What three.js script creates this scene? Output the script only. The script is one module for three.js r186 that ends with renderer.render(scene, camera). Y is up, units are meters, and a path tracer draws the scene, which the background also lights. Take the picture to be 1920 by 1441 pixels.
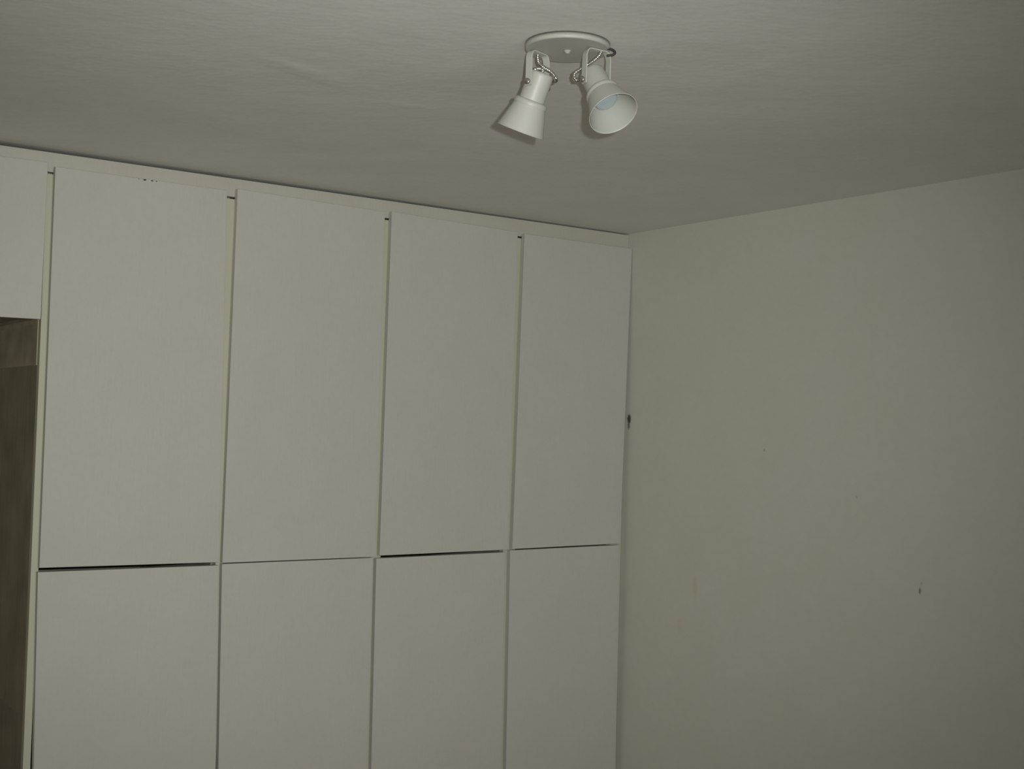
import * as THREE from 'three';
import { RoundedBoxGeometry } from 'three/addons/geometries/RoundedBoxGeometry.js';
import { mergeGeometries } from 'three/addons/utils/BufferGeometryUtils.js';
import { RectAreaLightUniformsLib } from 'three/addons/lights/RectAreaLightUniformsLib.js';
import { createNoise2D, createNoise3D } from 'simplex-noise';

// ------------------------------------------------------------------ camera, light, exposure
const scene = new THREE.Scene();
scene.background = new THREE.Color().setRGB(0.30, 0.32, 0.34);   // overcast sky, seen only through the added window behind the camera
const camera = new THREE.PerspectiveCamera(34.135, 1920 / 1441, 0.05, 50);
camera.rotation.order = 'YXZ';
camera.rotation.set(0.0339055, -0.619899, 0.0281059);
camera.position.set(-2.82322, 1.76924, 3.27538);
scene.add(camera);
camera.updateMatrixWorld(true);

const renderer = new THREE.WebGLRenderer({ antialias: true });
renderer.toneMapping = THREE.LinearToneMapping;
renderer.toneMappingExposure = 1.0;
renderer.shadowMap.enabled = true;
renderer.shadowMap.type = THREE.PCFSoftShadowMap;

// the photographer's flash: a small tube a few centimetres right of and above the lens
const flash = new THREE.SpotLight(new THREE.Color(0.985, 0.985, 0.955), 12.2, 0, THREE.MathUtils.degToRad(34), 1, 2);
flash.position.set(-2.7744, 1.8092, 3.3103);
flash.target.position.set(-1.25, 1.88, 0.60);
flash.castShadow = true;
flash.shadow.radius = 0.6;
flash.shadow.mapSize.set(2048, 2048);
flash.shadow.camera.near = 0.1; flash.shadow.camera.far = 12;
flash.shadow.bias = -0.0004;
flash.name = 'camera_flash';
scene.add(flash, flash.target);

// added ambient fill, placed in an unseen added window behind the photographer
RectAreaLightUniformsLib.init();
const fillLight = new THREE.RectAreaLight(new THREE.Color(0.95, 0.99, 1.0), 2.0, 1.60, 1.20);
fillLight.position.set(-2.10, 1.50, 4.29); fillLight.lookAt(-2.10, 1.50, 0);
fillLight.name = 'added_window_fill';
scene.add(fillLight);

// ------------------------------------------------------------------ helpers
const mulberry = (a) => () => { a |= 0; a = a + 0x6D2B79F5 | 0; let t = Math.imul(a ^ a >>> 15, 1 | a); t = t + Math.imul(t ^ t >>> 7, 61 | t) ^ t; return ((t ^ t >>> 14) >>> 0) / 4294967296; };
const rnd = mulberry(7);
const noise2 = createNoise2D(mulberry(11));
const noise3 = createNoise3D(mulberry(23));

// a tileable grey noise field: fn(u, v) is sampled on a torus so that it repeats without a seam
function heightTexture(size, fn) {
  const d = new Uint8Array(size * size * 4);
  for (let j = 0; j < size; j++) for (let i = 0; i < size; i++) {
    const v = Math.max(0, Math.min(255, Math.round(255 * fn(i / size, j / size))));
    const k = (j * size + i) * 4; d[k] = d[k + 1] = d[k + 2] = v; d[k + 3] = 255;
  }
  const t = new THREE.DataTexture(d, size, size, THREE.RGBAFormat);
  t.wrapS = t.wrapT = THREE.RepeatWrapping; t.magFilter = THREE.LinearFilter; t.minFilter = THREE.LinearFilter;
  t.needsUpdate = true; return t;
}
function colourTexture(w, h, fn) {
  const d = new Uint8Array(w * h * 4);
  for (let j = 0; j < h; j++) for (let i = 0; i < w; i++) {
    const c = fn((i + 0.5) / w, (j + 0.5) / h), k = (j * w + i) * 4;
    for (let n = 0; n < 3; n++) d[k + n] = Math.max(0, Math.min(255, Math.round(c[n])));
    d[k + 3] = 255;
  }
  const t = new THREE.DataTexture(d, w, h, THREE.RGBAFormat);
  t.colorSpace = THREE.SRGBColorSpace; t.wrapS = t.wrapT = THREE.RepeatWrapping;
  t.magFilter = THREE.LinearFilter; t.minFilter = THREE.LinearFilter; t.needsUpdate = true; return t;
}
const fbm = (x, y, oct = 4) => { let s = 0, a = 0.5; for (let o = 0; o < oct; o++) { s += a * noise2(x, y); x = x * 2.03 + 5.1; y = y * 2.03 - 3.7; a *= 0.5; } return s; };
const torus = (u, v, f) => noise3(Math.cos(u * 6.28318) * f, Math.sin(u * 6.28318) * f, 0) * 0.5 + noise3(Math.cos(v * 6.28318) * f + 9, Math.sin(v * 6.28318) * f, u * 0) * 0.5;

// box whose uv runs in metres on every face
function boxGeo(x0, x1, y0, y1, z0, z1) {
  const g = new THREE.BoxGeometry(x1 - x0, y1 - y0, z1 - z0);
  g.translate((x0 + x1) / 2, (y0 + y1) / 2, (z0 + z1) / 2);
  return metreUV(g);
}
function metreUV(g) {
  const p = g.attributes.position, n = g.attributes.normal, uv = new Float32Array(p.count * 2);
  for (let i = 0; i < p.count; i++) {
    const ax = Math.abs(n.getX(i)), ay = Math.abs(n.getY(i)), az = Math.abs(n.getZ(i));
    const [a, b] = ax > ay && ax > az ? [p.getZ(i), p.getY(i)] : ay > az ? [p.getX(i), p.getZ(i)] : [p.getX(i), p.getY(i)];
    uv[i * 2] = a; uv[i * 2 + 1] = b;
  }
  g.setAttribute('uv', new THREE.BufferAttribute(uv, 2)); return g;
}
// prism over a four-cornered outline in x, y; front face at z1, edges slightly eased
function quadGeo(pts, z0, z1, ease = 0.0012) {
  const cx = pts.reduce((s, p) => s + p[0], 0) / 4, cy = pts.reduce((s, p) => s + p[1], 0) / 4;
  const ins = pts.map(([x, y]) => [x - Math.sign(x - cx) * ease, y - Math.sign(y - cy) * ease]);
  const s = new THREE.Shape(ins.map(p => new THREE.Vector2(p[0], p[1])));
  const g = new THREE.ExtrudeGeometry(s, { depth: z1 - z0 - 2 * ease, bevelEnabled: ease > 0, bevelThickness: ease, bevelSize: ease, bevelSegments: 2 });
  g.translate(0, 0, z0 + ease); return metreUV(g);
}
function add(name, geo, mat, parent = scene) {
  const m = new THREE.Mesh(geo, mat); m.name = name; m.castShadow = m.receiveShadow = true; parent.add(m); return m;
}
function structure(name, geo, mat, label, category) {
  const m = add(name, geo, mat); m.userData = { kind: 'structure', label, category }; return m;
}

// ------------------------------------------------------------------ materials
const rep = (t, r) => { const c = t.clone(); c.repeat.set(r, r); c.needsUpdate = true; return c; };
const plasterBump = heightTexture(1024, (u, v) => {           // 2 m tile: trowelled plaster, fine grit over slow waves
  const T = (f, o) => { const a = u * 6.28318, b = v * 6.28318, r = f; return noise3(Math.cos(a) * r + o, Math.sin(a) * r + Math.cos(b) * r * 0.7, Math.sin(b) * r + o); };
  return 0.5 + 0.30 * T(0.7, 3) + 0.10 * T(1.6, 7) + 0.008 * T(6, 1) + 0.006 * T(40, 5);
});
// ceiling relief, 5.12 m x 5.12 m in one piece: slow waves, trowel streaks, and the three raised trowel ridges left of and beyond the lamp
const ridges = [[-1.90, 1.10, -1.66, 1.045, 0.028, 0.13], [-1.80, 1.05, -1.62, 1.00, 0.024, 0.09], [-1.56, 0.94, -1.42, 0.99, 0.022, 0.07], [-1.06, 1.42, -1.14, 1.80, 0.034, 0.08]];
const ceilBump = heightTexture(1536, (u, v) => {
  const x = -4 + u * 5.12, z = -0.8 + v * 5.12;
  let h = 0.42 + 0.16 * noise2(x * 0.9, z * 0.9) + 0.06 * noise2(x * 2.6 + 4, z * 2.6) + 0.016 * noise2(x * 7 + z * 4, z * 11 - x * 6) + 0.008 * noise2(x * 24 + z * 14, z * 40 - x * 24) + 0.003 * noise2(x * 90, z * 90);
  for (const [x0, z0, x1, z1, w, a] of ridges) {
    const dx = x1 - x0, dz = z1 - z0, t = Math.max(0, Math.min(1, ((x - x0) * dx + (z - z0) * dz) / (dx * dx + dz * dz)));
    const d = Math.hypot(x - x0 - t * dx, z - z0 - t * dz) + 0.006 * noise2(x * 18, z * 18);
    h += a * Math.sin(Math.PI * (0.08 + 0.84 * t)) * Math.exp(-d * d / (w * w));
  }
  return h;
});
ceilBump.repeat.set(1 / 5.12, 1 / 5.12); ceilBump.offset.set(4 / 5.12, 0.8 / 5.12);
const ceilTone = colourTexture(512, 512, (u, v) => { const n = fbm(u * 6, v * 6, 4) * 3 + fbm(u * 60, v * 60, 2) * 3; return [228 + n, 228 + n, 222 + n]; });
const matCeiling = new THREE.MeshStandardMaterial({ map: rep(ceilTone, 0.6), roughness: 0.9, bumpMap: ceilBump, bumpScale: 0.012 });
const matWallPlain = new THREE.MeshStandardMaterial({ color: new THREE.Color().setRGB(0.66, 0.64, 0.55), roughness: 0.9, bumpMap: rep(plasterBump, 0.5), bumpScale: 0.003 });

// right wall paint: 4.4 m x 2.5 m map holding the small marks seen on it (a nick, two yellowed drips, the grubby spot by the wardrobe)
const marks = [ // z, y, half width, half height, colour, strength
  [1.195, 1.365, 0.0035, 0.008, [96, 92, 82], 0.6], [1.20, 1.385, 0.0025, 0.005, [150, 146, 134], 0.4],
  [0.345, 1.272, 0.010, 0.030, [192, 174, 136], 0.22], [0.279, 1.140, 0.010, 0.026, [192, 176, 138], 0.18],
  [0.004, 1.808, 0.009, 0.016, [60, 54, 42], 0.85], [0.003, 1.785, 0.006, 0.012, [84, 78, 64], 0.6],
  [0.63, 1.72, 0.004, 0.004, [150, 145, 130], 0.5], [0.98, 1.60, 0.003, 0.003, [150, 145, 130], 0.5],
];
const WZ0 = -0.7, WZ1 = 4.5, WH = 2.6;
const wallMap = colourTexture(2048, 1024, (u, v) => {
  const z = WZ0 + u * (WZ1 - WZ0), y = v * WH;
  const n = fbm(z * 3.1, y * 3.1, 4), m = fbm(z * 22, y * 22, 2);
  let c = [208 + n * 2 + m * 2, 207 + n * 2 + m * 2, 194 + n * 3 + m * 2];
  for (const [mz, my, a, b, col, s] of marks) {
    const wob = 0.25 * noise2(z * 160, y * 160);
    const q = Math.hypot((z - mz) / a, (y - my) / b) + wob;
    if (q < 1.2) { const k = s * Math.min(1, Math.max(0, (1.2 - q) / 0.5)); c = c.map((x, i) => x + (col[i] - x) * k); }
  }
  return c;
});
const matWallRight = new THREE.MeshStandardMaterial({ map: wallMap, roughness: 0.9, bumpMap: rep(plasterBump, 0.5), bumpScale: 0.003 });

const paintBump = heightTexture(512, (u, v) => 0.5 + 0.25 * noise2(u * 60, v * 9) + 0.15 * noise2(u * 180 + 3, v * 30));
const doorTone = colourTexture(512, 512, (u, v) => { const n = fbm(u * 5, v * 5, 4) * 2 + fbm(u * 40, v * 40, 2) * 1.5; return [207 + n, 204 + n, 195 + n * 1.3]; });
const matDoor = new THREE.MeshStandardMaterial({ map: rep(doorTone, 0.8), roughness: 0.62, bumpMap: rep(paintBump, 1.2), bumpScale: 0.0004 });
const matFrame = new THREE.MeshStandardMaterial({ color: new THREE.Color().setRGB(0.62, 0.61, 0.48), roughness: 0.6, bumpMap: rep(paintBump, 1.2), bumpScale: 0.0004 });
const matRail = new THREE.MeshStandardMaterial({ map: rep(doorTone, 0.8), color: new THREE.Color().setRGB(0.95, 0.95, 0.91), roughness: 0.62, bumpMap: rep(paintBump, 1.2), bumpScale: 0.0004 });
const woodTone = colourTexture(512, 512, (u, v) => { const g = noise2(u * 34, v * 2.4) * 4 + noise2(u * 110, v * 6) * 3 + fbm(u * 4, v * 4, 3) * 22; return [158 + g, 152 + g, 130 + g * 0.9]; });
const matLining = new THREE.MeshStandardMaterial({ map: rep(woodTone, 1), roughness: 0.7 });
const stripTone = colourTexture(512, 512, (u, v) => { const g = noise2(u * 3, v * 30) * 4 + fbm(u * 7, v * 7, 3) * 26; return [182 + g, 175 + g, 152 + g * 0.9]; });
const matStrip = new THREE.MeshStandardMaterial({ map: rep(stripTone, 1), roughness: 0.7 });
const matRaw = new THREE.MeshStandardMaterial({ color: new THREE.Color().setRGB(0.05, 0.043, 0.034), roughness: 0.9 });
const floorTone = colourTexture(512, 512, (u, v) => { const g = noise2(u * 30, v * 2) * 10 + fbm(u * 5, v * 5, 3) * 14; return [140 + g, 104 + g, 72 + g * 0.8]; });
const matFloor = new THREE.MeshStandardMaterial({ map: rep(floorTone, 0.8), roughness: 0.5 });

const matEnamel = new THREE.MeshPhysicalMaterial({ color: new THREE.Color().setRGB(0.455, 0.46, 0.415), roughness: 0.5, clearcoat: 0.25, clearcoatRoughness: 0.4 });
const matChrome = new THREE.MeshStandardMaterial({ color: new THREE.Color().setRGB(0.72, 0.71, 0.66), metalness: 1, roughness: 0.18 });
const matSteel = new THREE.MeshStandardMaterial({ color: new THREE.Color().setRGB(0.42, 0.40, 0.36), metalness: 0.9, roughness: 0.35 });
const matBlack = new THREE.MeshStandardMaterial({ color: new THREE.Color().setRGB(0.012, 0.012, 0.012), roughness: 0.5 });
const matBulb = new THREE.MeshPhysicalMaterial({ color: new THREE.Color().setRGB(0.36, 0.44, 0.46), roughness: 0.18, clearcoat: 1, clearcoatRoughness: 0.05 });

// ------------------------------------------------------------------ the room
const H = 2.45, XR = 0.011, XL = -3.60, ZB = 4.30, ZN = -0.62, T = 0.12;
structure('ceiling', boxGeo(XL - T, XR + T, H, H + T, ZN - T, ZB + T), matCeiling, 'off-white plastered ceiling with faint trowel marks', 'ceiling');
structure('floor', boxGeo(XL - T, XR + T, -T, 0, ZN - T, ZB + T), matFloor, 'brown wooden floor of the room', 'floor');
{
  const g = boxGeo(XR, XR + T, 0, H, ZN - T, ZB + T), uv = g.attributes.uv, p = g.attributes.position;
  for (let i = 0; i < p.count; i++) uv.setXY(i, (p.getZ(i) - WZ0) / (WZ1 - WZ0), p.getY(i) / WH);
  const m = matWallRight; m.bumpMap = m.bumpMap.clone(); m.bumpMap.repeat.set(2.6, 1.3);
  structure('wall_right', g, m, 'bare off-white wall to the right of the wardrobe', 'wall');
}
structure('wall_left', boxGeo(XL - T, XL, 0, H, ZN - T, ZB + T), matWallPlain, 'off-white wall on the left side of the room', 'wall');
const WX0 = -2.90, WX1 = -1.30, WY0 = 0.90, WY1 = 2.10;
structure('wall_back', mergeGeometries([boxGeo(XL, WX0, 0, H, ZB, ZB + T), boxGeo(WX1, XR, 0, H, ZB, ZB + T), boxGeo(WX0, WX1, 0, WY0, ZB, ZB + T), boxGeo(WX0, WX1, WY1, H, ZB, ZB + T)]), matWallPlain, 'off-white wall behind the photographer', 'wall');
structure('wall_front', mergeGeometries([boxGeo(XL, XR, 0, H, ZN - T, ZN), boxGeo(XL, -2.80, 0, H, ZN, -0.02)]), matWallPlain, 'off-white wall behind the wardrobe', 'wall');

{
  const w = new THREE.Group(); w.name = 'window_1'; scene.add(w); w.position.set((WX0 + WX1) / 2, WY0, ZB + 0.07);  // unseen window, added to house the ambient fill light
  w.userData = { kind: 'structure', label: 'added white framed window, unseen, in the wall behind the photographer', category: 'window' };
  const hw = (WX1 - WX0) / 2 - 0.001, hh = WY1 - WY0 - 0.001, f = 0.045;
  add('frame', mergeGeometries([boxGeo(-hw, hw, 0.001, f, -0.03, 0.03), boxGeo(-hw, hw, hh - f, hh, -0.03, 0.03), boxGeo(-hw, -hw + f, f, hh - f, -0.03, 0.03), boxGeo(hw - f, hw, f, hh - f, -0.03, 0.03), boxGeo(-0.025, 0.025, f, hh - f, -0.03, 0.03)]), matFrame, w);
  const glass = new THREE.MeshPhysicalMaterial({ color: 0xffffff, transmission: 1, thickness: 0, roughness: 0.02, ior: 1.5 });
  for (const [a, b] of [[-hw + f, -0.025], [0.025, hw - f]]) add('pane', boxGeo(a, b, f, hh - f, -0.002, 0.002), glass, w);
}

// ------------------------------------------------------------------ the wardrobe
const ward = new THREE.Group(); ward.name = 'built_in_wardrobe'; scene.add(ward);
ward.position.set(0, 0, 0);
ward.userData = { label: 'white built-in wardrobe with flat doors filling the end of the room', category: 'wardrobe' };
const BK = ZN + 0.004, FR = -0.0205;          // back of the carcass, front of the face frame
// carcass boards
add('back_panel', boxGeo(-2.79, XR - 0.003, 0.001, 2.40, BK, BK + 0.008), matLining, ward);
add('bottom_board', boxGeo(-1.95, XR - 0.003, 0.085, 0.103, BK + 0.008, -0.042), matLining, ward);
add('top_board', boxGeo(-2.79, XR - 0.003, 2.400, 2.418, BK, -0.042), matLining, ward);
add('plinth', boxGeo(-1.95, XR - 0.003, 0.001, 0.085, -0.075, -0.055), matFrame, ward);
const stileX = [[-1.9525, -1.934], [-1.480, -1.438], [-0.988, -0.938], [-0.500, -0.440], [-0.040, XR - 0.002]];
const panelX = [[-1.9515, -1.9335], [-1.466, -1.448], [-0.974, -0.956], [-0.482, -0.464], [XR - 0.022, XR - 0.004]];
panelX.forEach(([a, b]) => add('side_panel', boxGeo(a, b, 0.001, 2.400, BK + 0.008, -0.042), matLining, ward));
add('side_panel', boxGeo(-2.79, -2.772, 0.001, 2.400, BK + 0.008, -0.042), matLining, ward);
stileX.forEach(([a, b], i) => {
  // outline with a small housing cut into the left edge level with the gap between upper and lower doors
  const cut = [0, 0.020, 0, 0.013, 0][i], pts = [[a, 0.002], [b, 0.002], [b, 2.384], [a, 2.384]];
  if (cut) pts.push([a, 1.392], [a + cut, 1.392], [a + cut, 1.352], [a, 1.352]);
  const g = new THREE.ExtrudeGeometry(new THREE.Shape(pts.map(p => new THREE.Vector2(...p))), { depth: 0.0206, bevelEnabled: true, bevelThickness: 0.0004, bevelSize: 0.0004, bevelOffset: -0.0004, bevelSegments: 1 });
  g.translate(0, 0, FR - 0.021); add('stile', metreUV(g), matFrame, ward);
});
{ const s = add('stile', metreUV(new RoundedBoxGeometry(0.03, 2.382, 0.021, 2, 0.0015)), matFrame, ward); s.position.set(-2.777, 1.193, FR - 0.0105); }
// rail under the ceiling, not quite parallel to it: an open slit is left above it
add('top_rail', quadGeo([[-2.795, 2.4375], [XR - 0.001, 2.4462], [XR - 0.001, 2.3905], [-2.795, 2.3895]], FR - 0.021, FR, 0.001), matRail, ward);
// upper cabinet over the niche
add('cabinet_floor', boxGeo(-2.772, -1.9516, 2.022, 2.040, BK + 0.008, -0.0195), matLining, ward);
add('lining_strip', boxGeo(-1.9545, -1.9516, 1.893, 2.012, -0.56, -0.0425), matStrip, ward).userData.label = 'paler strip along the top of the niche side';  // thin overlay, paler than the lining, across its upper end
const doors = [
  [[-2.3700, 2.4030], [-1.9565, 2.4100], [-1.9590, 2.0085], [-2.3700, 2.0035]],
  [[-2.7800, 2.4010], [-2.3760, 2.4030], [-2.3760, 2.0035], [-2.7800, 2.0020]],
  [[-1.9380, 2.4014], [-1.4735, 2.4020], [-1.4587, 1.3750], [-1.9372, 1.3796]],
  [[-1.4425, 2.4105], [-0.9717, 2.4040], [-0.9681, 1.3715], [-1.4485, 1.3726]],
  [[-0.9479, 2.4080], [-0.4790, 2.3990], [-0.4818, 1.3764], [-0.9528, 1.3745]],
  [[-0.4513, 2.3968], [0.0088, 2.3970], [-0.0126, 1.3815], [-0.4650, 1.3776]],
  [[-1.9405, 1.3690], [-1.4591, 1.3665], [-1.4300, 0.1000], [-1.9180, 0.1000]],
  [[-1.4492, 1.3697], [-0.9761, 1.3690], [-0.9690, 0.1000], [-1.4250, 0.1000]],
  [[-0.9634, 1.3665], [-0.4941, 1.3685], [-0.4750, 0.1000], [-0.9530, 0.1000]],
  [[-0.4733, 1.3738], [-0.0137, 1.3765], [-0.0030, 0.1000], [-0.4600, 0.1000]],
];
doors.forEach((q) => add('door', quadGeo(q, -0.018, 0, 0.0012), matDoor, ward));
// paint chipped off the top edge of the first tall door, bare dark board showing
[[-1.706, 0.009, 0.003], [-1.686, 0.007, 0.0022], [-1.674, 0.004, 0.0018], [-1.722, 0.003, 0.0015]].forEach(([x, w, h]) => {
  const s = new THREE.Shape([[-w / 2, 0], [w * 0.1, h * 0.35], [w / 2, 0.1 * h], [w * 0.35, -h * 0.8], [-w * 0.2, -h]].map(p => new THREE.Vector2(...p)));
  const g = new THREE.ExtrudeGeometry(s, { depth: 0.0006, bevelEnabled: false });
  g.translate(x, 2.4000, -0.0001); add('paint_chip', g, matRaw, ward);
});

// ------------------------------------------------------------------ the ceiling spotlight
// group at the middle of the canopy's lower face; local x runs along the two heads, z out towards the room
const lamp = new THREE.Group(); lamp.name = 'ceiling_spotlight'; scene.add(lamp);
lamp.position.set(-1.4802, 2.438, 1.5344);
lamp.rotation.y = -Math.atan2(0.611, 0.792);
lamp.userData = { label: 'white two-headed spotlight with a round canopy on the ceiling', category: 'spotlight' };
const V = (x, y, z) => new THREE.Vector3(x, y, z);
const lathe = (pts, seg = 64) => new THREE.LatheGeometry(pts.map(p => new THREE.Vector2(...p)), seg);
add('canopy', lathe([[0.0001, 0], [0.0720, 0], [0.0736, 0.0003], [0.0748, 0.0012], [0.0754, 0.0026], [0.0756, 0.0040], [0.0756, 0.0116], [0.0001, 0.0116]], 96), matEnamel, lamp);
add('cap_nut', lathe([[0.0001, -0.0058], [0.0025, -0.0055], [0.0042, -0.0040], [0.0048, -0.0022], [0.0072, -0.0016], [0.0078, 0.0002], [0.0001, 0.0004]], 32), matEnamel, lamp);
// black wire end looping out from under the canopy edge
{
  const c = new THREE.CatmullRomCurve3([V(0.070, 0.0012, 0.012), V(0.0772, 0.0000, 0.0125), V(0.0822, -0.003, 0.0125), V(0.0838, -0.006, 0.0122), V(0.0815, -0.0092, 0.0118), V(0.0745, -0.0104, 0.0110), V(0.0690, -0.0112, 0.0105)]);
  add('wire_loop', new THREE.TubeGeometry(c, 40, 0.0021, 10), matBlack, lamp).userData.label = 'black wire end looping out at the canopy edge';
}
// ribbed metal conduit along a curve
function conduit(points, radius, parent, name = 'conduit') {
  const curve = new THREE.CatmullRomCurve3(points, false, 'centripetal');
  const len = curve.getLength(), seg = Math.round(len / 0.00055), rad = 12;
  const g = new THREE.TubeGeometry(curve, seg, 1, rad), p = g.attributes.position;
  for (let i = 0; i <= seg; i++) {
    const c = curve.getPointAt(i / seg), s = i / seg * len;
    const r = radius * (1 + 0.2 * Math.cos(s / 0.0042 * Math.PI * 2));
    for (let j = 0; j <= rad; j++) { const k = i * (rad + 1) + j; p.setXYZ(k, c.x + (p.getX(k) - c.x) * r, c.y + (p.getY(k) - c.y) * r, c.z + (p.getZ(k) - c.z) * r); }
  }
  g.computeVertexNormals(); return add(name, g, matChrome, parent);
}
// one head: mount = where its yoke meets the canopy, axis = where it points, pivot axis is level
function head(mount, axis, drop) {
  const a = axis.clone().normalize();
  const piv = V(-a.z, 0, a.x).normalize(); if (piv.x < 0) piv.negate();     // level axis across the yoke
  const P = V(mount.x, -drop, mount.z);
  const half = 0.0262;
  // yoke: one bent strip, across the top and down both sides
  const path = []; const R = 0.010, topY = -0.0012;
  const pt = (u, y) => V(P.x + piv.x * u, y, P.z + piv.z * u);
  path.push([-half, -drop - 0.006]); path.push([-half, topY - R * 1.6]);
  for (let i = 1; i <= 8; i++) { const t = i / 8 * Math.PI / 2; path.push([-half + R * (1 - Math.cos(t)), topY - R * 1.6 * (1 - Math.sin(t))]); }
  const full = path.concat(path.slice().reverse().map(([u, y]) => [-u, y]));
  const nrm = V(piv.z, 0, -piv.x), w = 0.0068, th = 0.0016;
  const sh = new THREE.Shape();
  const inner = full.map(([u, y], i) => {
    const q = full[Math.max(0, i - 1)], r = full[Math.min(full.length - 1, i + 1)];
    let dx = r[0] - q[0], dy = r[1] - q[1]; const l = Math.hypot(dx, dy) || 1; return [u + dy / l * th, y - dx / l * th];
  });
  full.concat(inner.reverse()).forEach(([u, y], i) => i ? sh.lineTo(u, y) : sh.moveTo(u, y)); sh.closePath();
  const yg = new THREE.ExtrudeGeometry(sh, { depth: 2 * w - 0.0006, bevelEnabled: true, bevelThickness: 0.0003, bevelSize: 0.0003, bevelSegments: 1 });
  yg.translate(0, 0, -w + 0.0003);
  const M = new THREE.Matrix4().makeBasis(piv, V(0, 1, 0), V().crossVectors(piv, V(0, 1, 0)));
  M.setPosition(P.x, 0, P.z); yg.applyMatrix4(M);
  add('yoke', yg, matEnamel, lamp);
  // thumb screws outside the yoke
  for (const s of [-1, 1]) {
    const g = lathe([[0.0001, -0.001], [0.0028, -0.001], [0.0028, 0.002], [0.0054, 0.0024], [0.0058, 0.0044], [0.005, 0.0064], [0.0001, 0.0072]], 20);
    const q = new THREE.Quaternion().setFromUnitVectors(V(0, 1, 0), piv.clone().multiplyScalar(s));
    g.applyQuaternion(q); g.translate(P.x + piv.x * s * half, P.y, P.z + piv.z * s * half);
    add('thumb_screw', g, matSteel, lamp);
  }
  const q = new THREE.Quaternion().setFromUnitVectors(V(0, 1, 0), a);
  const put = (g) => { g.applyQuaternion(q); g.translate(P.x, P.y, P.z); return g; };
  // socket neck, flange and cone; s runs along the axis from the pivot
  add('socket_neck', put(lathe([[0.0001, -0.0235], [0.016, -0.0235], [0.0205, -0.0225], [0.0222, -0.0200], [0.0228, -0.016], [0.0232, 0.0270], [0.0232, 0.0330], [0.0001, 0.0330]], 64)), matEnamel, lamp);
  const shade = add('shade', put(lathe([[0.0225, 0.0275], [0.0262, 0.0282], [0.0292, 0.0300], [0.0306, 0.0330], [0.0306, 0.0372], [0.0296, 0.0392], [0.0300, 0.0402], [0.0432, 0.0838], [0.0440, 0.0846], [0.0445, 0.0856], [0.0440, 0.0866], [0.0430, 0.0862], [0.0420, 0.0842]], 96)), matEnamel, lamp);
  add('shade_lining', put(lathe([[0.0418, 0.0848], [0.0288, 0.0402], [0.0275, 0.0360], [0.0200, 0.0340], [0.0001, 0.0338]], 96)), matEnamel, shade);
  const bulb = add('bulb', put(lathe([[0.0001, 0.0335], [0.0120, 0.0335], [0.0135, 0.0365], [0.0175, 0.0410], [0.0205, 0.0455], [0.0210, 0.0500], [0.0185, 0.0530], [0.0120, 0.0552], [0.0001, 0.0562]], 48)), matBulb, lamp);
  bulb.userData.label = 'pale bluish reflector bulb inside the shade';
  return { P, a };
}
head(V(-0.052, 0, -0.012), V(-0.33, -0.91, -0.24), 0.059);
head(V(0.052, 0, 0.010), V(0.35, -0.78, 0.52), 0.058);
conduit([V(-0.0535, -0.001, -0.016), V(-0.051, -0.018, -0.012), V(-0.042, -0.029, -0.004), V(-0.028, -0.040, 0.004), V(-0.0195, -0.050, 0.002), V(-0.022, -0.050, -0.018), V(-0.040, -0.0405, -0.026), V(-0.058, -0.0385, -0.018), V(-0.060, -0.036, -0.002), V(-0.050, -0.0345, 0.006), V(-0.043, -0.036, 0.000), V(-0.0445, -0.041, -0.0035)], 0.0031, lamp);
conduit([V(0.060, -0.001, 0.004), V(0.055, -0.012, 0.010), V(0.040, -0.026, 0.014), V(0.024, -0.036, 0.012), V(0.0135, -0.043, 0.006), V(0.0155, -0.052, 0.001), V(0.028, -0.050, -0.003), V(0.0445, -0.0405, -0.0015)], 0.0031, lamp);

scene.traverse((o) => { if (o.isMesh) { o.castShadow = true; o.receiveShadow = true; } });
renderer.render(scene, camera);
